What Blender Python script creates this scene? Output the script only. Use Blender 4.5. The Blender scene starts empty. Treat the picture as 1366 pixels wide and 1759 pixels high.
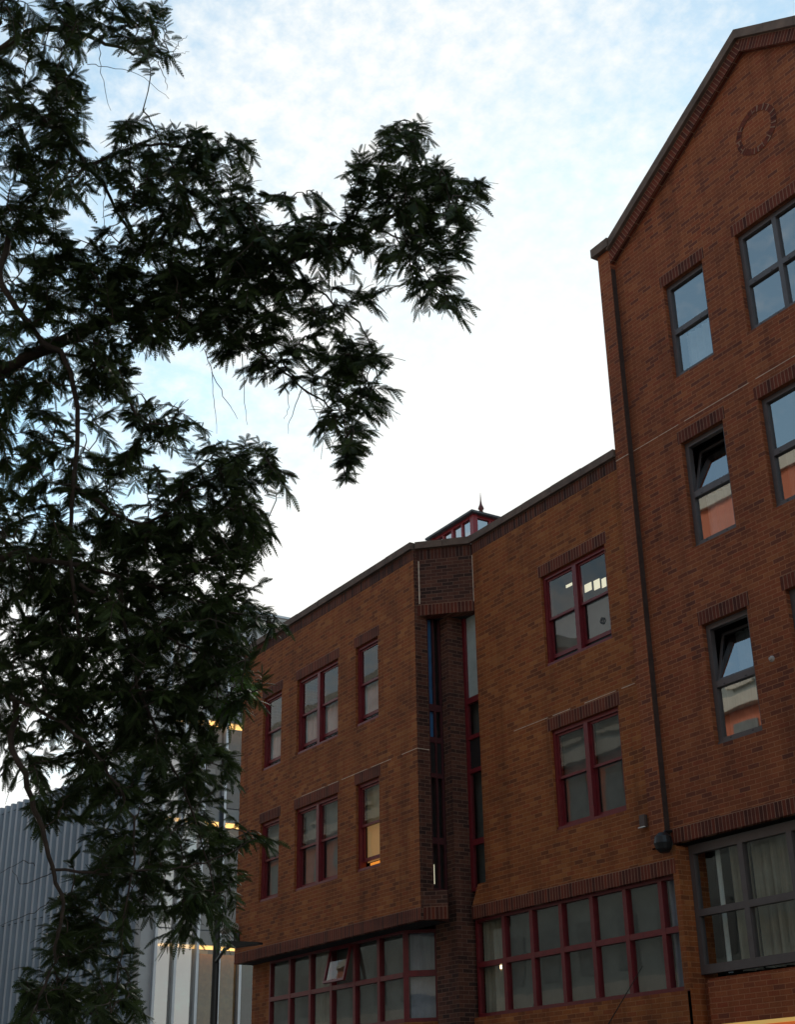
import bpy, math, random
import numpy as np
from mathutils import Vector, Matrix
random.seed(7); rng = np.random.default_rng(7)
sc = bpy.context.scene
COL = sc.collection

# ------------------------------------------------------------------ camera
CAM = Vector((0, 0, 1.6))
YAW, PITCH, ROLL, FPX = 0.568652, 0.4290997, -0.0168884, 2343.23     # yaw from -X towards +Y
Fv = Vector((-math.cos(YAW)*math.cos(PITCH), math.sin(YAW)*math.cos(PITCH), math.sin(PITCH)))
R0 = Vector((math.sin(YAW), math.cos(YAW), 0)); U0 = R0.cross(Fv)
Rv = R0*math.cos(ROLL)+U0*math.sin(ROLL); Uv = U0*math.cos(ROLL)-R0*math.sin(ROLL)
cd = bpy.data.cameras.new('camera'); cam = bpy.data.objects.new('camera', cd); COL.objects.link(cam)
cam.matrix_world = Matrix(((Rv.x, Uv.x, -Fv.x, CAM.x), (Rv.y, Uv.y, -Fv.y, CAM.y), (Rv.z, Uv.z, -Fv.z, CAM.z), (0, 0, 0, 1)))
cd.sensor_fit = 'VERTICAL'; cd.sensor_height = 24; cd.sensor_width = 36
cd.lens = FPX/1759*24; cd.clip_start = 0.05; cd.clip_end = 3000
sc.camera = cam
def ray(px, py): return Fv + Rv*((px-683)/FPX) + Uv*((879.5-py)/FPX)
def at(px, py, depth): return CAM + ray(px, py)*depth                 # depth along the view axis

# ------------------------------------------------------------------ sky, sun, exposure
SUN_PX = ray(930, 640).normalized()
SUN_EL = math.asin(SUN_PX.z); SUN_AZ = math.atan2(SUN_PX.x, SUN_PX.y)
w = bpy.data.worlds.new('World'); sc.world = w; w.use_nodes = True
nt = w.node_tree; nt.nodes.clear(); L = nt.links.new
def N(t, **k):
    n = nt.nodes.new(t)
    for a, b in k.items(): setattr(n, a, b)
    return n
out = N('ShaderNodeOutputWorld'); bg = N('ShaderNodeBackground'); L(bg.outputs[0], out.inputs[0])
sky = N('ShaderNodeTexSky', sky_type='NISHITA'); sky.sun_disc = False
sky.sun_elevation = SUN_EL; sky.sun_rotation = SUN_AZ; sky.air_density = 1.0; sky.dust_density = 0.13; sky.ozone_density = 2.0
bg.inputs[1].default_value = 0.12
tc = N('ShaderNodeTexCoord')
dot = N('ShaderNodeVectorMath', operation='DOT_PRODUCT'); dot.inputs[1].default_value = SUN_PX; L(tc.outputs['Generated'], dot.inputs[0])
def ramp(inp, pts):
    r = N('ShaderNodeValToRGB'); e = r.color_ramp.elements
    while len(e) < len(pts): e.new(0.5)
    for i, (p, c) in enumerate(pts): e[i].position = p; e[i].color = (c, c, c, 1) if not isinstance(c, tuple) else (*c, 1)
    L(inp, r.inputs[0]); return r
def math_(op, a, b=None, clamp=False):
    m = N('ShaderNodeMath', operation=op, use_clamp=clamp)
    for i, x in enumerate((a, b)):
        if x is None: continue
        if isinstance(x, (int, float)): m.inputs[i].default_value = x
        else: L(x, m.inputs[i])
    return m.outputs[0]
# flattened coordinates: clouds lie on a high layer, direction / (z + 0.25)
sep = N('ShaderNodeSeparateXYZ'); L(tc.outputs['Generated'], sep.inputs[0])
den = math_('ADD', math_('MAXIMUM', sep.outputs[2], 0.0), 0.22)
cx = math_('DIVIDE', sep.outputs[0], den); cy = math_('DIVIDE', sep.outputs[1], den)
cv = N('ShaderNodeCombineXYZ'); L(cx, cv.inputs[0]); L(cy, cv.inputs[1])
big = N('ShaderNodeTexNoise'); big.inputs['Scale'].default_value = 2.1; big.inputs['Detail'].default_value = 4; big.inputs['Roughness'].default_value = .55
L(cv.outputs[0], big.inputs['Vector'])
fine = N('ShaderNodeTexNoise'); fine.inputs['Scale'].default_value = 42; fine.inputs['Detail'].default_value = 5; fine.inputs['Roughness'].default_value = .62
L(cv.outputs[0], fine.inputs['Vector'])
near = ramp(dot.outputs['Value'], [(0.0, 0.0), (0.5, 0.0), (0.80, 0.04), (0.93, 0.12), (0.95, .28), (0.975, .48), (1.0, .44)])        # thicker veil towards the sun
low = ramp(sep.outputs[2], [(0.0, .6), (0.32, .55), (0.41, .06), (0.6, 0.0)])                                     # whiter towards the horizon
cover = math_('ADD', math_('ADD', math_('MULTIPLY', math_('SUBTRACT', big.outputs[0], .5), 1.35), math_('MULTIPLY', math_('SUBTRACT', fine.outputs[0], .5), .85)), math_('ADD', near.outputs[0], low.outputs[0]))
cov = ramp(cover, [(0.0, 0.08), (0.20, .26), (0.58, 0.92), (1, 1)])
glow = ramp(dot.outputs['Value'], [(0.0, .62), (0.5, .58), (0.85, .72), (0.94, .73), (0.985, .70), (1.0, .68)])
gm = N('ShaderNodeVectorMath', operation='SCALE'); gm.inputs[0].default_value = (8.35, 8.3, 7.95); L(glow.outputs[0], gm.inputs['Scale'])
mx = N('ShaderNodeMix', data_type='RGBA'); tn = N('ShaderNodeVectorMath', operation='MULTIPLY'); tn.inputs[1].default_value = (1.22, 1.34, 1.08); L(sky.outputs[0], tn.inputs[0]); L(cov.outputs[0], mx.inputs[0]); L(tn.outputs[0], mx.inputs[6]); L(gm.outputs[0], mx.inputs[7])
L(mx.outputs[2], bg.inputs[0])
sd = bpy.data.lights.new('sun', 'SUN'); sd.energy = 1.2; sd.angle = math.radians(12); sd.color = (1, .95, .87)
so = bpy.data.objects.new('sun', sd); COL.objects.link(so); so.rotation_euler = SUN_PX.to_track_quat('Z', 'Y').to_euler(); so.location = (0, 0, 40)
sc.view_settings.view_transform = 'Standard'; sc.view_settings.look = 'None'; sc.view_settings.exposure = 0.6; sc.view_settings.gamma = 1
sc.cycles.max_bounces = 8; sc.cycles.transparent_max_bounces = 16
sc.cycles.filter_width = 1.5

# ------------------------------------------------------------------ materials
def mat(name):
    m = bpy.data.materials.new(name); m.use_nodes = True
    t = m.node_tree; b = t.nodes['Principled BSDF']
    return m, t, b
def nd(t, typ, **k):
    n = t.nodes.new(typ)
    for a, b in k.items(): setattr(n, a, b)
    return n
def noise(t, scale, detail=4, rough=.55, coord='Object', vec=None):
    n = nd(t, 'ShaderNodeTexNoise'); n.inputs['Scale'].default_value = scale; n.inputs['Detail'].default_value = detail; n.inputs['Roughness'].default_value = rough
    if vec is None:
        c = nd(t, 'ShaderNodeTexCoord'); vec = c.outputs[coord]
    t.links.new(vec, n.inputs['Vector']); return n
def cramp(t, inp, pts, interp='LINEAR'):
    r = nd(t, 'ShaderNodeValToRGB'); r.color_ramp.interpolation = interp; e = r.color_ramp.elements
    while len(e) < len(pts): e.new(0.5)
    for i, (p, c) in enumerate(pts): e[i].position = p; e[i].color = (*c, 1)
    t.links.new(inp, r.inputs[0]); return r
def mixc(t, fac, a, b, mode='MIX'):
    m = nd(t, 'ShaderNodeMix', data_type='RGBA', blend_type=mode)
    for i, x in ((0, fac), (6, a), (7, b)):
        if isinstance(x, (int, float)): m.inputs[i].default_value = x
        elif isinstance(x, tuple): m.inputs[i].default_value = (*x, 1)
        else: t.links.new(x, m.inputs[i])
    return m.outputs[2]
def plain(name, c, rough=.6, var=.25, scale=6, metal=0, bump=0, bscale=60):
    m, t, b = mat(name)
    n = noise(t, scale, 5, .6)
    r = cramp(t, n.outputs[0], [(.25, tuple(x*(1-var) for x in c)), (.75, tuple(min(1, x*(1+var)) for x in c))])
    t.links.new(r.outputs[0], b.inputs['Base Color']); b.inputs['Roughness'].default_value = rough; b.inputs['Metallic'].default_value = metal
    if bump:
        n2 = noise(t, bscale, 3); bp = nd(t, 'ShaderNodeBump'); bp.inputs['Strength'].default_value = bump; bp.inputs['Distance'].default_value = .01
        t.links.new(n2.outputs[0], bp.inputs['Height']); t.links.new(bp.outputs[0], b.inputs['Normal'])
    return m
def brick(name, tones, mortar, soldier=False, stain=.5):
    m, t, b = mat(name)
    uv = nd(t, 'ShaderNodeUVMap'); uv.uv_map = 'UVMap'
    # hand-laid wobble
    nz = noise(t, 3.0, 2, .5, vec=uv.outputs[0])
    sub = nd(t, 'ShaderNodeVectorMath', operation='MULTIPLY_ADD'); t.links.new(nz.outputs['Color'], sub.inputs[0]); sub.inputs[1].default_value = (.012, .012, 0); t.links.new(uv.outputs[0], sub.inputs[2])
    br = nd(t, 'ShaderNodeTexBrick'); br.offset = 0 if soldier else .5; br.squash = 1
    t.links.new(sub.outputs[0], br.inputs['Vector'])
    br.inputs['Scale'].default_value = 1; br.inputs['Brick Width'].default_value = .232 if soldier else .225; br.inputs['Row Height'].default_value = .075
    br.inputs['Mortar Size'].default_value = .0065; br.inputs['Mortar Smooth'].default_value = .25
    br.inputs['Color1'].default_value = (0, 0, 0, 1); br.inputs['Color2'].default_value = (1, 1, 1, 1); br.inputs['Mortar'].default_value = (.5, .5, .5, 1)
    r = cramp(t, br.outputs['Color'], tones)
    fn = noise(t, 55, 4, .65, vec=uv.outputs[0])
    c1 = mixc(t, .55, r.outputs[0], cramp(t, fn.outputs[0], [(.3, (.35, .33, .32)), (.7, (1.0, 1.0, 1.0))]).outputs[0], 'MULTIPLY')
    c2 = mixc(t, br.outputs['Fac'], c1, mortar)
    # patches of repair, rain streaks
    ln = noise(t, .9, 5, .6, vec=uv.outputs[0])
    mp = nd(t, 'ShaderNodeMapping'); mp.inputs['Scale'].default_value = (2.2, .16, 1); t.links.new(uv.outputs[0], mp.inputs[0])
    sn = noise(t, 1.2, 5, .6, vec=mp.outputs[0])
    c3 = mixc(t, stain, c2, cramp(t, ln.outputs[0], [(.3, (.55, .52, .55)), (.55, (1, .98, .95)), (.72, (1.15, 1.08, .9))]).outputs[0], 'MULTIPLY')
    c4 = mixc(t, stain*.8, c3, cramp(t, sn.outputs[0], [(.34, (.36, .34, .36)), (.52, (1, 1, 1))]).outputs[0], 'MULTIPLY')
    t.links.new(c4, b.inputs['Base Color'])
    b.inputs['Roughness'].default_value = .85; b.inputs['Specular IOR Level'].default_value = .25
    h = nd(t, 'ShaderNodeMath', operation='SUBTRACT'); t.links.new(fn.outputs[0], h.inputs[0]); t.links.new(br.outputs['Fac'], h.inputs[1])
    bp = nd(t, 'ShaderNodeBump'); bp.inputs['Strength'].default_value = .55; bp.inputs['Distance'].default_value = .01
    t.links.new(h.outputs[0], bp.inputs['Height']); t.links.new(bp.outputs[0], b.inputs['Normal'])
    return m
TONES = [(.0, (.235, .076, .032)), (.10, (.285, .088, .032)), (.28, (.355, .108, .035)), (.55, (.42, .133, .038)), (.75, (.39, .102, .034)), (.9, (.45, .150, .046)), (1, (.51, .188, .062))]
TONES_G = [(.0, (.20, .064, .040)), (.12, (.26, .076, .038)), (.30, (.33, .096, .041)), (.58, (.38, .114, .044)), (.78, (.36, .088, .038)), (1, (.44, .145, .058))]
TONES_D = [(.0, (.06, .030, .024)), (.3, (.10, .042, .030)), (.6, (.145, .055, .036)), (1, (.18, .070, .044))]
TONES_S = [(.0, (.10, .030, .022)), (.4, (.20, .048, .028)), (.7, (.25, .056, .029)), (1, (.14, .042, .029))]
M = {}
M['brick'] = brick('orange_brick', TONES, (.40, .17, .075))
M['brick_gable'] = brick('red_brick', TONES_G, (.40, .165, .085))
M['brick_dark'] = brick('sooty_brick', TONES_D, (.20, .11, .08))  # darker brick tones for the corner slot and panel
M['soldier_sooty'] = brick('sooty_soldier_brick', [(.0, (.06, .028, .024)), (.5, (.15, .050, .034)), (1, (.20, .062, .036))], (.22, .14, .11), True, .8)
M['soldier'] = brick('soldier_brick', TONES_S, (.33, .18, .12), True)
M['coping'] = plain('coping_stone', (.150, .100, .076), .85, .45, 3, bump=.4)
M['red'] = plain('dark_red_paint', (.17, .014, .020), .38, .2, 9, bump=.08)
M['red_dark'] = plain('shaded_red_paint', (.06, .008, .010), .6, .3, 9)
M['blue'] = plain('blue_panel', (.05, .17, .36), .5)
M['grey'] = plain('grey_painted_metal', (.105, .088, .088), .42, .12, 7)
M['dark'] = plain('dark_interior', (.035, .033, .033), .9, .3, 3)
M['black'] = plain('black_metal', (.012, .012, .013), .45, .2, 9)
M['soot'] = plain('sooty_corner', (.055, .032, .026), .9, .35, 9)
M['line'] = plain('pale_sealant', (.72, .55, .42), .8, .35, 14)
M['lead'] = plain('lead_roofing', (.10, .11, .11), .55, .3, 5)
M['white'] = plain('white_enamel', (.7, .68, .64), .4, .1, 4)
M['bark'] = plain('bark', (.055, .035, .026), .9, .4, 30, bump=.6, bscale=90)
M['asphalt'] = plain('asphalt', (.05, .05, .052), .9, .3, 8, bump=.4, bscale=160)
M['paving'] = plain('paving', (.15, .145, .135), .85, .2, 3, bump=.3)
M['kerb'] = plain('kerb_stone', (.32, .31, .30), .85, .2, 5)
M['paint'] = plain('road_paint', (.75, .7, .35), .7, .15, 5)
M['terracotta'] = plain('terracotta_render', (.62, .17, .075), .8, .15, .6)
M['cream'] = plain('cream_stone', (.62, .54, .42), .8, .15, .7)
M['slate'] = plain('slate', (.20, .205, .215), .7, .2, 1.5)
M['steel'] = plain('brushed_steel', (.52, .55, .58), .35, .1, 3, metal=.5)
M['stone_panel'] = plain('pale_panel', (.50, .49, .47), .6, .1, 2)
def glass(name, ior=1.9, wav=.25, tint=(.86, .9, .9), wscale=1.1):
    m, t, b = mat(name); t.nodes.remove(b); o = t.nodes['Material Output']
    f0 = ((ior-1)/(ior+1))**2
    lwt = nd(t, 'ShaderNodeLayerWeight'); lwt.inputs[0].default_value = .5
    pw = nd(t, 'ShaderNodeMath', operation='POWER'); t.links.new(lwt.outputs['Facing'], pw.inputs[0]); pw.inputs[1].default_value = 5
    fr = nd(t, 'ShaderNodeMath', operation='MULTIPLY_ADD'); t.links.new(pw.outputs[0], fr.inputs[0]); fr.inputs[1].default_value = 1-f0; fr.inputs[2].default_value = f0
    n = noise(t, wscale, 2, .4); bp = nd(t, 'ShaderNodeBump'); bp.inputs['Strength'].default_value = wav; bp.inputs['Distance'].default_value = .02
    t.links.new(n.outputs[0], bp.inputs['Height'])
    g = nd(t, 'ShaderNodeBsdfGlossy'); g.inputs['Roughness'].default_value = .015; t.links.new(bp.outputs[0], g.inputs['Normal'])
    tr = nd(t, 'ShaderNodeBsdfTransparent'); tr.inputs[0].default_value = (*tint, 1)
    mxs = nd(t, 'ShaderNodeMixShader'); t.links.new(fr.outputs[0], mxs.inputs[0]); t.links.new(tr.outputs[0], mxs.inputs[1]); t.links.new(g.outputs[0], mxs.inputs[2])
    t.links.new(mxs.outputs[0], o.inputs[0]); return m
M['glass'] = glass('window_glass', 1.85, .10)
M['glass_coated'] = glass('coated_glass', 5.2, .06, (.82, .86, .9))
M['glass_clear'] = glass('clear_glass', 1.9, .05, (.8, .85, .85), .7)
M['glass_tower'] = glass('curtain_wall_glass', 4.6, .05, (.55, .6, .6), .7)
def cloth(name, c, folds=16, amt=.5):
    m, t, b = mat(name)
    co = nd(t, 'ShaderNodeTexCoord'); mp = nd(t, 'ShaderNodeMapping'); mp.inputs['Scale'].default_value = (folds, folds, .35); t.links.new(co.outputs['Object'], mp.inputs[0])
    n = noise(t, 1, 4, .6, vec=mp.outputs[0])
    bp = nd(t, 'ShaderNodeBump'); bp.inputs['Strength'].default_value = amt; bp.inputs['Distance'].default_value = .06; t.links.new(n.outputs[0], bp.inputs['Height']); t.links.new(bp.outputs[0], b.inputs['Normal'])
    n2 = noise(t, 2.5, 4, .6)
    r = cramp(t, n2.outputs[0], [(.3, tuple(x*.72 for x in c)), (.7, c)]); t.links.new(r.outputs[0], b.inputs['Base Color'])
    b.inputs['Roughness'].default_value = .95
    return m
M['net'] = cloth('white_net_curtain', (.78, .80, .76))
M['blind'] = cloth('grey_blind', (.16, .157, .14), 3, .1)
M['blind_pale'] = cloth('pale_blind', (.27, .265, .235), 3, .1)
M['blind_warm'] = cloth('warm_blind', (.55, .40, .22), 3, .1)
M['curtain_brown'] = cloth('brown_curtain', (.42, .37, .28), 14, .8)
M['curtain_blue'] = cloth('lilac_curtain', (.50, .50, .56), 12, .8)
M['film'] = cloth('grey_obscure_film', (.125, .127, .112), 2, .2)
def emit(name, c, s):
    m, t, b = mat(name); b.inputs['Base Color'].default_value = (*c, 1); b.inputs['Emission Color'].default_value = (*c, 1); b.inputs['Emission Strength'].default_value = s
    return m
M['lamp_warm'] = emit('warm_lamp', (1, .55, .16), 1.3)
M['lit_blind'] = emit('lit_blind', (.9, .52, .2), .11)
M['lamp_small'] = emit('small_lamp', (1, .75, .45), 3.0)
M['lamp_white'] = emit('white_lamp', (.92, .82, .58), .55)
M['room_light'] = emit('room_light', (1, .36, .05), .45)
M['sign_light'] = emit('sign_light', (.9, .55, .16), .24)
M['sign_orange'] = emit('sign_orange', (.9, .22, .05), .18)
def leafmat():
    m, t, b = mat('leaf'); o = t.nodes['Material Output']
    a = nd(t, 'ShaderNodeAttribute'); a.attribute_name = 'tone'
    r = cramp(t, a.outputs['Fac'], [(0, (.022, .032, .011)), (.5, (.036, .053, .015)), (.85, (.055, .080, .020)), (1, (.11, .22, .03))])
    t.links.new(r.outputs[0], b.inputs['Base Color']); b.inputs['Roughness'].default_value = .6; b.inputs['Specular IOR Level'].default_value = .2
    tl = nd(t, 'ShaderNodeBsdfTranslucent'); t.links.new(r.outputs[0], tl.inputs[0])
    ms = nd(t, 'ShaderNodeMixShader'); ms.inputs[0].default_value = .2; t.links.new(b.outputs[0], ms.inputs[1]); t.links.new(tl.outputs[0], ms.inputs[2]); t.links.new(ms.outputs[0], o.inputs[0])
    return m
M['leaf'] = leafmat()

# ------------------------------------------------------------------ mesh helpers
class MB:
    def __init__(s): s.v = []; s.f = []; s.uv = []
    def face(s, pts, uv=None):
        i = len(s.v); s.v += [tuple(p) for p in pts]; s.f.append(tuple(range(i, i+len(pts))))
        if uv is None:
            P = [Vector(p) for p in pts]; n = Vector((0, 0, 0))
            for k in range(len(P)): n += P[k].cross(P[(k+1) % len(P)])
            n.normalize()
            if abs(n.z) < .7:
                tg = Vector((0, 0, 1)).cross(n).normalized(); uv = [(p.dot(tg), p.z) for p in P]
            else: uv = [(p.x, p.y) for p in P]
        s.uv.append(uv); return s
    def box(s, x0, x1, y0, y1, z0, z1, soldier=None):
        x0, x1 = min(x0, x1), max(x0, x1); y0, y1 = min(y0, y1), max(y0, y1)
        a = [(x0,y0,z0),(x1,y0,z0),(x1,y1,z0),(x0,y1,z0),(x0,y0,z1),(x1,y0,z1),(x1,y1,z1),(x0,y1,z1)]
        for q in ((0,3,2,1),(4,5,6,7),(0,1,5,4),(1,2,6,5),(2,3,7,6),(3,0,4,7)):
            P = [a[k] for k in q]; uv = None
            if soldier is not None: uv = [(p[2]-soldier, p[0]+p[1]) for p in P]
            s.face(P, uv)
        return s
    def prism(s, prof, a, b, frame, soldier=False):
        """extrude a 2D profile (list of (p,q)) between two points; frame = (P,Q) unit vectors"""
        Pv, Qv = frame; A = [a+Pv*p+Qv*q for p, q in prof]; B = [b+Pv*p+Qv*q for p, q in prof]
        n = len(prof); d = (b-a).length; k0 = random.random()
        for i in range(n):
            j = (i+1) % n
            w0 = (A[j]-A[i]).length
            s.face([A[i], B[i], B[j], A[j]], [(.004, k0), (.004, k0+d), (.004+w0, k0+d), (.004+w0, k0)] if soldier else None)
        s.face(A[::-1]); s.face(B); return s
    def obox(s, a, b, depth, z0, z1, soldier=None):
        """box on plan line a->b; depth behind it (to the left of a->b)"""
        a = Vector((*a, 0)); b = Vector((*b, 0)); t = (b-a).normalized(); n = Vector((-t.y, t.x, 0))
        c = [a, b, b+n*depth, a+n*depth]
        lo = [Vector((p.x, p.y, z0)) for p in c]; hi = [Vector((p.x, p.y, z1)) for p in c]
        fs = [lo[::-1], hi]+[[lo[i], lo[(i+1) % 4], hi[(i+1) % 4], hi[i]] for i in range(4)]
        for P in fs:
            s.face(P, [(p.z-soldier, (p-a).dot(t)+(p-a).dot(n)) for p in P] if soldier is not None else None)
        return s
    def tube(s, pts, rad, sides=6, cap=True):
        pts = [Vector(p) for p in pts]; rings = []
        for i, p in enumerate(pts):
            d = (pts[min(i+1, len(pts)-1)]-pts[max(i-1, 0)]).normalized()
            x = d.cross(Vector((.31, .2, .93))).normalized(); y = d.cross(x)
            r = rad[i] if isinstance(rad, (list, tuple)) else rad
            rings.append([p+(x*math.cos(2*math.pi*k/sides)+y*math.sin(2*math.pi*k/sides))*r for k in range(sides)])
        base = len(s.v)
        for rg in rings: s.v += [tuple(p) for p in rg]
        for i in range(len(rings)-1):
            for k in range(sides):
                k2 = (k+1) % sides; f = (base+i*sides+k, base+i*sides+k2, base+(i+1)*sides+k2, base+(i+1)*sides+k)
                s.f.append(f); s.uv.append([(0, 0)]*4)
        if cap:
            for rg, rev in ((rings[0], True), (rings[-1], False)): s.face(rg[::-1] if rev else rg)
        return s
    def lathe(s, c, prof, sides=16):
        c = Vector(c); base = len(s.v)
        for r, z in prof: s.v += [(c.x+r*math.cos(2*math.pi*k/sides), c.y+r*math.sin(2*math.pi*k/sides), c.z+z) for k in range(sides)]
        for i in range(len(prof)-1):
            for k in range(sides):
                k2 = (k+1) % sides; s.f.append((base+i*sides+k, base+i*sides+k2, base+(i+1)*sides+k2, base+(i+1)*sides+k)); s.uv.append([(0, 0)]*4)
        return s
    def build(s, name, m, parent=None, smooth=False):
        me = bpy.data.meshes.new(name); me.from_pydata(s.v, [], s.f)
        ul = me.uv_layers.new(name='UVMap'); ul.data.foreach_set('uv', [c for f in s.uv for p in f for c in p])
        me.materials.append(M[m] if isinstance(m, str) else m)
        if smooth: me.polygons.foreach_set('use_smooth', [True]*len(me.polygons))
        o = bpy.data.objects.new(name, me); COL.objects.link(o)
        if parent:
            o.parent = parent
            if parent.type == 'EMPTY': o.matrix_parent_inverse = Matrix.Translation(-parent.location)
        return o
def thing(name, label, cat, loc, group=None):
    o = bpy.data.objects.new(name, None); COL.objects.link(o); o.location = loc; o.empty_display_size = .3
    o['label'] = label; o['category'] = cat
    if group: o['group'] = group
    return o
def tag(o, label, cat, group=None):
    o['label'] = label; o['category'] = cat
    if group: o['group'] = group
    return o
def struct(o): o['kind'] = 'structure'; return o

def wall(mb, X0, X1, z0, z1, holes, y, reveal=.1):
    """front face on plane y with rectangular holes and reveals going back"""
    xs = sorted({X0, X1, *[v for h in holes for v in h[:2] if X0 < v < X1]}); zs = sorted({z0, z1, *[v for h in holes for v in h[2:4] if z0 < v < z1]})
    for i in range(len(xs)-1):
        for j in range(len(zs)-1):
            a, b, c, d = xs[i], xs[i+1], zs[j], zs[j+1]; mxx, mz = (a+b)/2, (c+d)/2
            if any(h[0] < mxx < h[1] and h[2] < mz < h[3] for h in holes): continue
            mb.face([(a, y, c), (b, y, c), (b, y, d), (a, y, d)])
    for h in holes:
        a, b, c, d = h[:4]; e = y+reveal
        mb.face([(a, y, c), (a, y, d), (a, e, d), (a, e, c)]); mb.face([(b, y, d), (b, y, c), (b, e, c), (b, e, d)])
        mb.face([(a, y, d), (b, y, d), (b, e, d), (a, e, d)]); mb.face([(b, y, c), (a, y, c), (a, e, c), (b, e, c)])
    return mb
def lintel(X0, X1, z, y, parent, h=.232):
    MB().box(X0-.06, X1+.06, y-.004, y+.09, z+.001, z+h, soldier=z+.001).build('lintel', 'soldier', parent)

def rect_frame(mb, X0, X1, z0, z1, y0, y1, w, wb=None):
    wb = wb or w
    mb.box(X0, X0+w, y0, y1, z0, z1); mb.box(X1-w, X1, y0, y1, z0, z1)
    mb.box(X0+w, X1-w, y0, y1, z1-w, z1); mb.box(X0+w, X1-w, y0, y1, z0, z0+wb)
def pane(X0, X1, z0, z1, y, parent, gm='glass', tilt=0):
    mb = MB(); z1b, yb = z1, y
    if tilt: z1b = z0+(z1-z0)*math.cos(tilt); yb = y+(z1-z0)*math.sin(tilt)
    mb.face([(X0, y, z0), (X1, y, z0), (X1, yb, z1b), (X0, yb, z1b)])
    return mb.build('pane', gm, parent)
def drape(X0, X1, z0, z1, y, parent, m, name='curtain', amp=.02, per=.11):
    mb = MB(); n = max(2, int((X1-X0)/.025)); ph = random.random()*6
    X = [X0+(X1-X0)*i/n for i in range(n+1)]; Y = [y+amp*math.sin(x/per*6.28+ph)+amp*.6*math.sin(x/per*2.9+ph*2) for x in X]
    for i in range(n): mb.face([(X[i], Y[i], z0), (X[i+1], Y[i+1], z0), (X[i+1], Y[i+1], z1), (X[i], Y[i], z1)])
    return mb.build(name, m, parent, True)
def flat(X0, X1, z0, z1, y, parent, m, name='blind'):
    return MB().box(X0, X1, y, y+.008, z0, z1).build(name, m, parent)

def sash_window(X0, X1, z0, z1, yw, parent, lights=1, up=('blind', 'blind'), raise_=0.0, rooms='dark'):
    """timber sliding sash window; yw = brick face"""
    y = yw+.055
    mb = MB(); rect_frame(mb, X0+.004, X1-.004, z0+.004, z1-.004, y, y+.14, .065, .055)
    mb.box(X0+.02, X1-.02, y-.035, y, z0+.004, z0+.055)                                    # sill nosing
    mull = []
    if lights == 2:
        c = (X0+X1)/2; mb.box(c-.055, c+.055, y-.012, y+.14, z0+.055, z1-.065); mull = [(X0+.065, c-.055), (c+.055, X1-.065)]
    else: mull = [(X0+.065, X1-.065)]
    win = mb.build('window', 'red', parent)
    zm = z0+(z1-z0)*.52
    for a, b in mull:
        s = MB(); rect_frame(s, a+.002, b-.002, zm-.03, z1-.067, y+.035, y+.07, .045); s.build('sash', 'red', win)
        pane(a+.047, b-.047, zm+.015, z1-.112, y+.05, win)
        s = MB(); lo = z0+.057+raise_; rect_frame(s, a+.002, b-.002, lo, zm+.02, y+.075, y+.11, .045, .07); s.build('sash', 'red', win)
        pane(a+.047, b-.047, lo+.07, zm-.025, y+.09, win)
        for part, (c0, c1) in zip(up, ((zm, z1-.07), (z0+.057+raise_*1.0, zm+.03))):
            if part is None: continue
            if part in ('net', 'curtain_brown', 'curtain_blue'): drape(a, b, c0, c1, y+.15, win, part)
            else: flat(a, b, c0, c1, y+.17+(.004 if c1 < z1-.1 else 0), win, part)
        if raise_: flat(a, b, z0+.05, z0+.06+raise_, y+.24, win, rooms, 'curtain')
    return win
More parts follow.
